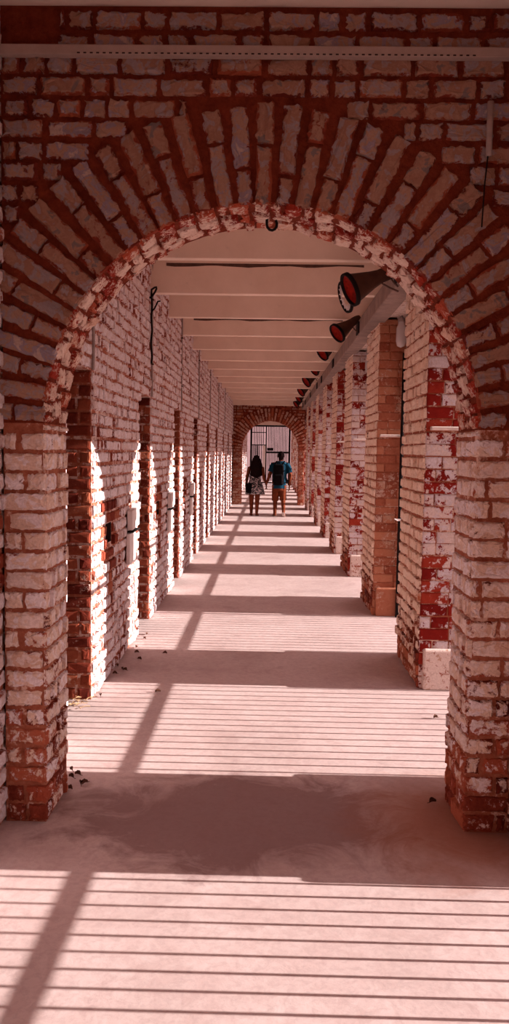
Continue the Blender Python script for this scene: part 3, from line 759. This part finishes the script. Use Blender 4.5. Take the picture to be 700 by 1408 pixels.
def head_shape(mb, h, s=1.0):
    mb.ell(h+Vector((0, -.01*s, .02*s)), (.076*s, .095*s, .095*s), 12)
    mb.ell(h+Vector((0, .02*s, -.045*s)), (.060*s, .072*s, .072*s), 10)
    mb.tube([h+Vector((0, .085*s, .01*s)), h+Vector((0, .108*s, -.028*s))], [.010*s, .015*s], 8)
    for sg in (-1, 1): mb.ell(h+Vector((sg*.078*s, -.002, -.005*s)), (.012*s, .022*s, .032*s), 8)

# ---- man
mx, my = .235, 20.42
man = empty('person', (mx, my, 0), 'person in blue T-shirt and rust shorts with a black backpack, walking away', 'person', 'couple walking hand in hand')
mb = MB(); hd = Vector((.055, .01, 1.535))
head_shape(mb, hd, .98)
limb(mb, [(.02, 0, .90), (.03, -.01, 1.08), (.035, 0, 1.26), (.045, 0, 1.36)], [(.155, .10), (.15, .095), (.170, .105), (.150, .08)], 18)
mb.tube([(.045, -.01, 1.33), (.052, 0, 1.45)], [.062, .055], 12)
hip = {-1: (-.065, 0, .86), 1: (.105, 0, .86)}
limb(mb, [(-.065, 0, .86), (-.075, .04, .46), (-.078, -.02, .085)], [.095, .064, .042]); mb.ell((-.078, -.01, .32), (.052, .058, .11), 8)
limb(mb, [(.105, 0, .86), (.125, .03, .47), (.140, -.20, .14)], [.095, .064, .042]); mb.ell((.132, -.07, .35), (.052, .058, .11), 8)
foot(mb, (-.078, -.02, .085), .12); foot(mb, (.140, -.20, .14), -.15, 1.0, -.62)
# arms: left one down to the joined hands, right one hanging a little bowed
limb(mb, [(-.145, 0, 1.33), (-.225, -.03, 1.06), (-.300, .04, .845)], [.056, .045, .031]); hand(mb, (-.302, .045, .84), (-.12, .12, -1), (1, .3, 0), -1, .8)
limb(mb, [(.225, 0, 1.33), (.300, -.05, 1.05), (.285, .02, .80)], [.056, .045, .031]); hand(mb, (.285, .025, .795), (-.08, .15, -1), (-1, .2, 0), 1, .5)
b_ = mb.build('body', M['skin'], man); remesh(b_, .0075, 3)
eyes_mouth(man, hd)
mb = MB(); mb.ell(hd+Vector((0, -.022, .032)), (.086, .100, .098), 12); mb.ell(hd+Vector((0, -.055, -.03)), (.070, .058, .075), 10); mb.ell(hd+Vector((0, .02, .085)), (.07, .075, .045), 10)
h_ = mb.build('hair', M['hair'], man); remesh(h_, .008, 2)
mb = MB()
loft(mb, [(.02, 0, .715, .178, .125), (.02, 0, .76, .180, .126), (.025, 0, .95, .172, .122), (.035, 0, 1.15, .188, .130), (.04, 0, 1.30, .205, .125), (.042, 0, 1.37, .17, .10), (.046, 0, 1.415, .085, .075)])
mb.tube([(-.12, 0, 1.335), (-.17, -.01, 1.25), (-.205, -.02, 1.14)], [.082, .075, .070], 16)
mb.tube([(.20, 0, 1.335), (.25, -.02, 1.24), (.282, -.035, 1.12)], [.082, .075, .072], 16)
s_ = mb.build('t_shirt', M['shirt'], man); remesh(s_, .009, 3)
mb = MB(); loft(mb, [(.02, 0, .86, .165, .12), (.02, 0, .70, .172, .122), (.02, 0, .66, .17, .118)])
mb.tube([(-.065, 0, .80), (-.072, .025, .56), (-.076, .035, .40)], [.100, .090, .086], 16); mb.tube([(.105, 0, .80), (.118, .02, .56), (.127, .02, .41)], [.100, .090, .086], 16)
s_ = mb.build('shorts', M['shorts'], man); remesh(s_, .009, 3)
for (a, yw, pt) in (((-.078, -.02, .085), .12, 0), ((.140, -.20, .14), -.15, -.62)):
    rz = Matrix.Rotation(yw, 3, 'Z') @ Matrix.Rotation(pt, 3, 'X'); mb = MB()
    q = lambda v: Vector(a)+rz @ Vector(v)
    mb.tube([q((0, -.075, -.076)), q((0, -.03, -.076)), q((0, .06, -.077)), q((0, .14, -.077)), q((0, .195, -.077))], [(.008, .026), (.008, .036), (.008, .036), (.008, .046), (.008, .03)], 12)
    sd_ = mb.build('sandal', M['sole'], man)
    mb = MB(); mb.tube([q((-.046, .10, -.07)), q((-.03, .09, -.028)), q((.03, .09, -.028)), q((.046, .10, -.07))], .008, 6); mb.tube([q((-.036, -.02, -.06)), q((0, -.078, -.02)), q((.036, -.02, -.06))], .006, 6)
    mb.build('strap', M['sandal'], sd_)
bag = empty('backpack', (mx-.0, my-.20, .78), 'black backpack worn by the person in the blue T-shirt', 'backpack')
mb = MB(); rbox(mb, (-.145, -.10, .02), (.135, .07, .56), .06); o = mb.build('bag', M['bag'], bag); o.modifiers.new('round', 'SUBSURF').levels = 1
mb = MB(); rbox(mb, (-.11, -.145, .05), (.10, -.08, .30), .03); mb.build('front_pocket', M['bag'], bag)
mb = MB(); mb.tube([(-.03, .02, .55), (-.03, -.0, .60), (.03, -.0, .60), (.03, .02, .55)], .009, 6); mb.build('handle', M['bag'], bag)
for sx_ in (-1, 1):
    mb = MB(); xo = .04
    mb.tube([(xo+sx_*.09-.04, .06, .54), (xo+sx_*.095, .14, .625), (xo+sx_*.10, .24, .63), (xo+sx_*.105, .325, .56), (xo+sx_*.115, .345, .40), (xo+sx_*.15, .30, .22), (xo+sx_*.19, .19, .12), (xo+sx_*.16, .06, .08)], [(.008, .022)]*8, 8); mb.build('strap', M['bag'], bag)

# ---- woman
wx, wy = -.365, 20.5
wom = empty('person', (wx, wy, 0), 'person with long dark hair in black and white print dress, walking away', 'person', 'couple walking hand in hand')
mb = MB(); hd = Vector((.03, .01, 1.435)); head_shape(mb, hd, .92)
limb(mb, [(0, 0, .84), (.005, -.01, .98), (.012, 0, 1.14), (.018, 0, 1.24)], [(.135, .09), (.105, .07), (.115, .075), (.115, .06)], 18)
mb.tube([(.02, -.01, 1.21), (.026, 0, 1.34)], [.050, .044], 12)
limb(mb, [(-.075, 0, .80), (-.085, .05, .43), (-.085, .10, .075)], [.092, .060, .038]); mb.ell((-.087, .06, .30), (.047, .052, .10), 8)
limb(mb, [(.075, 0, .80), (.065, .02, .43), (.055, -.06, .085)], [.092, .060, .038]); mb.ell((.06, -.03, .30), (.047, .052, .10), 8)
foot(mb, (-.085, .10, .075), .1, .92); foot(mb, (.055, -.06, .085), -.12, .92, -.12)
limb(mb, [(-.150, 0, 1.22), (-.205, -.03, .97), (-.220, .03, .755)], [.048, .040, .028]); hand(mb, (-.220, .033, .75), (.02, .12, -1), (1, .2, 0), -1, .5, .9)
limb(mb, [(.185, 0, 1.22), (.225, -.05, .985), (.285, .06, .835)], [.048, .040, .028]); hand(mb, (.288, .035, .83), (.12, -.08, -1), (-1, .3, 0), 1, .8, .9)
b_ = mb.build('body', M['skin'], wom); remesh(b_, .0075, 3)
eyes_mouth(wom, hd, .92)
rnd = random.Random(8)
mb = MB(); mb.ell(hd+Vector((0, -.018, .03)), (.088, .10, .095), 12)
for k in range(11):
    a_ = -1.25+2.5*k/10; x0 = .078*math.sin(a_); y0 = -.075*math.cos(a_)
    pts = []
    for q in range(8):
        u = q/7; pts.append(hd+Vector((x0*(1+.85*u)+.010*math.sin(q*1.5+k), y0-.035*u+.006*math.cos(q*1.9+k), .03-.50*u*(1-.12*abs(a_)))))
    mb.tube(pts, [.036, .042, .045, .046, .044, .040, .033, .014], 9)
h_ = mb.build('hair', M['hair'], wom); remesh(h_, .009, 2)
mb = MB()
wv = lambda i, th: (0 if i < 4 else .035*(i-3)*math.sin(7*th+.6))
loft(mb, [(.012, 0, 1.20, .125, .088), (.010, 0, 1.12, .140, .100), (.005, 0, 1.02, .128, .096), (.003, 0, .96, .130, .098), (0, 0, .86, .172, .13), (0, .0, .74, .202, .155), (.0, 0, .64, .218, .17), (0, 0, .555, .228, .18)], 48, wv)
for sx_ in (-.075, .095): mb.tube([(sx_, -.07, 1.19), (sx_, -.03, 1.275), (sx_, .05, 1.26), (sx_, .085, 1.17)], [(.006, .016)]*4, 8)
mb.build('dress', M['dress'], wom, True)
for (a, yw, pt) in (((-.085, .10, .075), .1, 0), ((.055, -.06, .085), -.12, -.12)):
    rz = Matrix.Rotation(yw, 3, 'Z') @ Matrix.Rotation(pt, 3, 'X'); mb = MB()
    q = lambda v: Vector(a)+rz @ Vector(v)
    mb.tube([q((0, -.07, -.068)), q((0, -.03, -.068)), q((0, .06, -.069)), q((0, .13, -.069)), q((0, .18, -.069))], [(.007, .023), (.007, .033), (.007, .033), (.007, .042), (.007, .026)], 12)
    sd_ = mb.build('sandal', M['sandal'], wom)
    mb = MB(); mb.tube([q((-.042, .09, -.062)), q((-.028, .085, -.024)), q((.028, .085, -.024)), q((.042, .09, -.062))], .007, 6); mb.build('strap', M['sandal'], sd_)
hb = empty('handbag', (wx-.155, wy-.10, .585), 'black handbag hanging at the side of the person in the print dress', 'handbag')
mb = MB(); rbox(mb, (-.085, -.06, .0), (.085, .05, .26), .04); o = mb.build('bag', M['bag'], hb); o.modifiers.new('round', 'SUBSURF').levels = 1
mb = MB(); rbox(mb, (-.08, -.068, .13), (.08, -.05, .255), .008); mb.build('flap', M['bag'], hb)
mb = MB(); mb.tube([(-.07, 0, .24), (-.02, .03, .45), (.03, .05, .64), (.035, .09, .70), (.03, .14, .67), (.0, .10, .45), (.07, .0, .24)], .008, 6); mb.build('strap', M['bag'], hb)
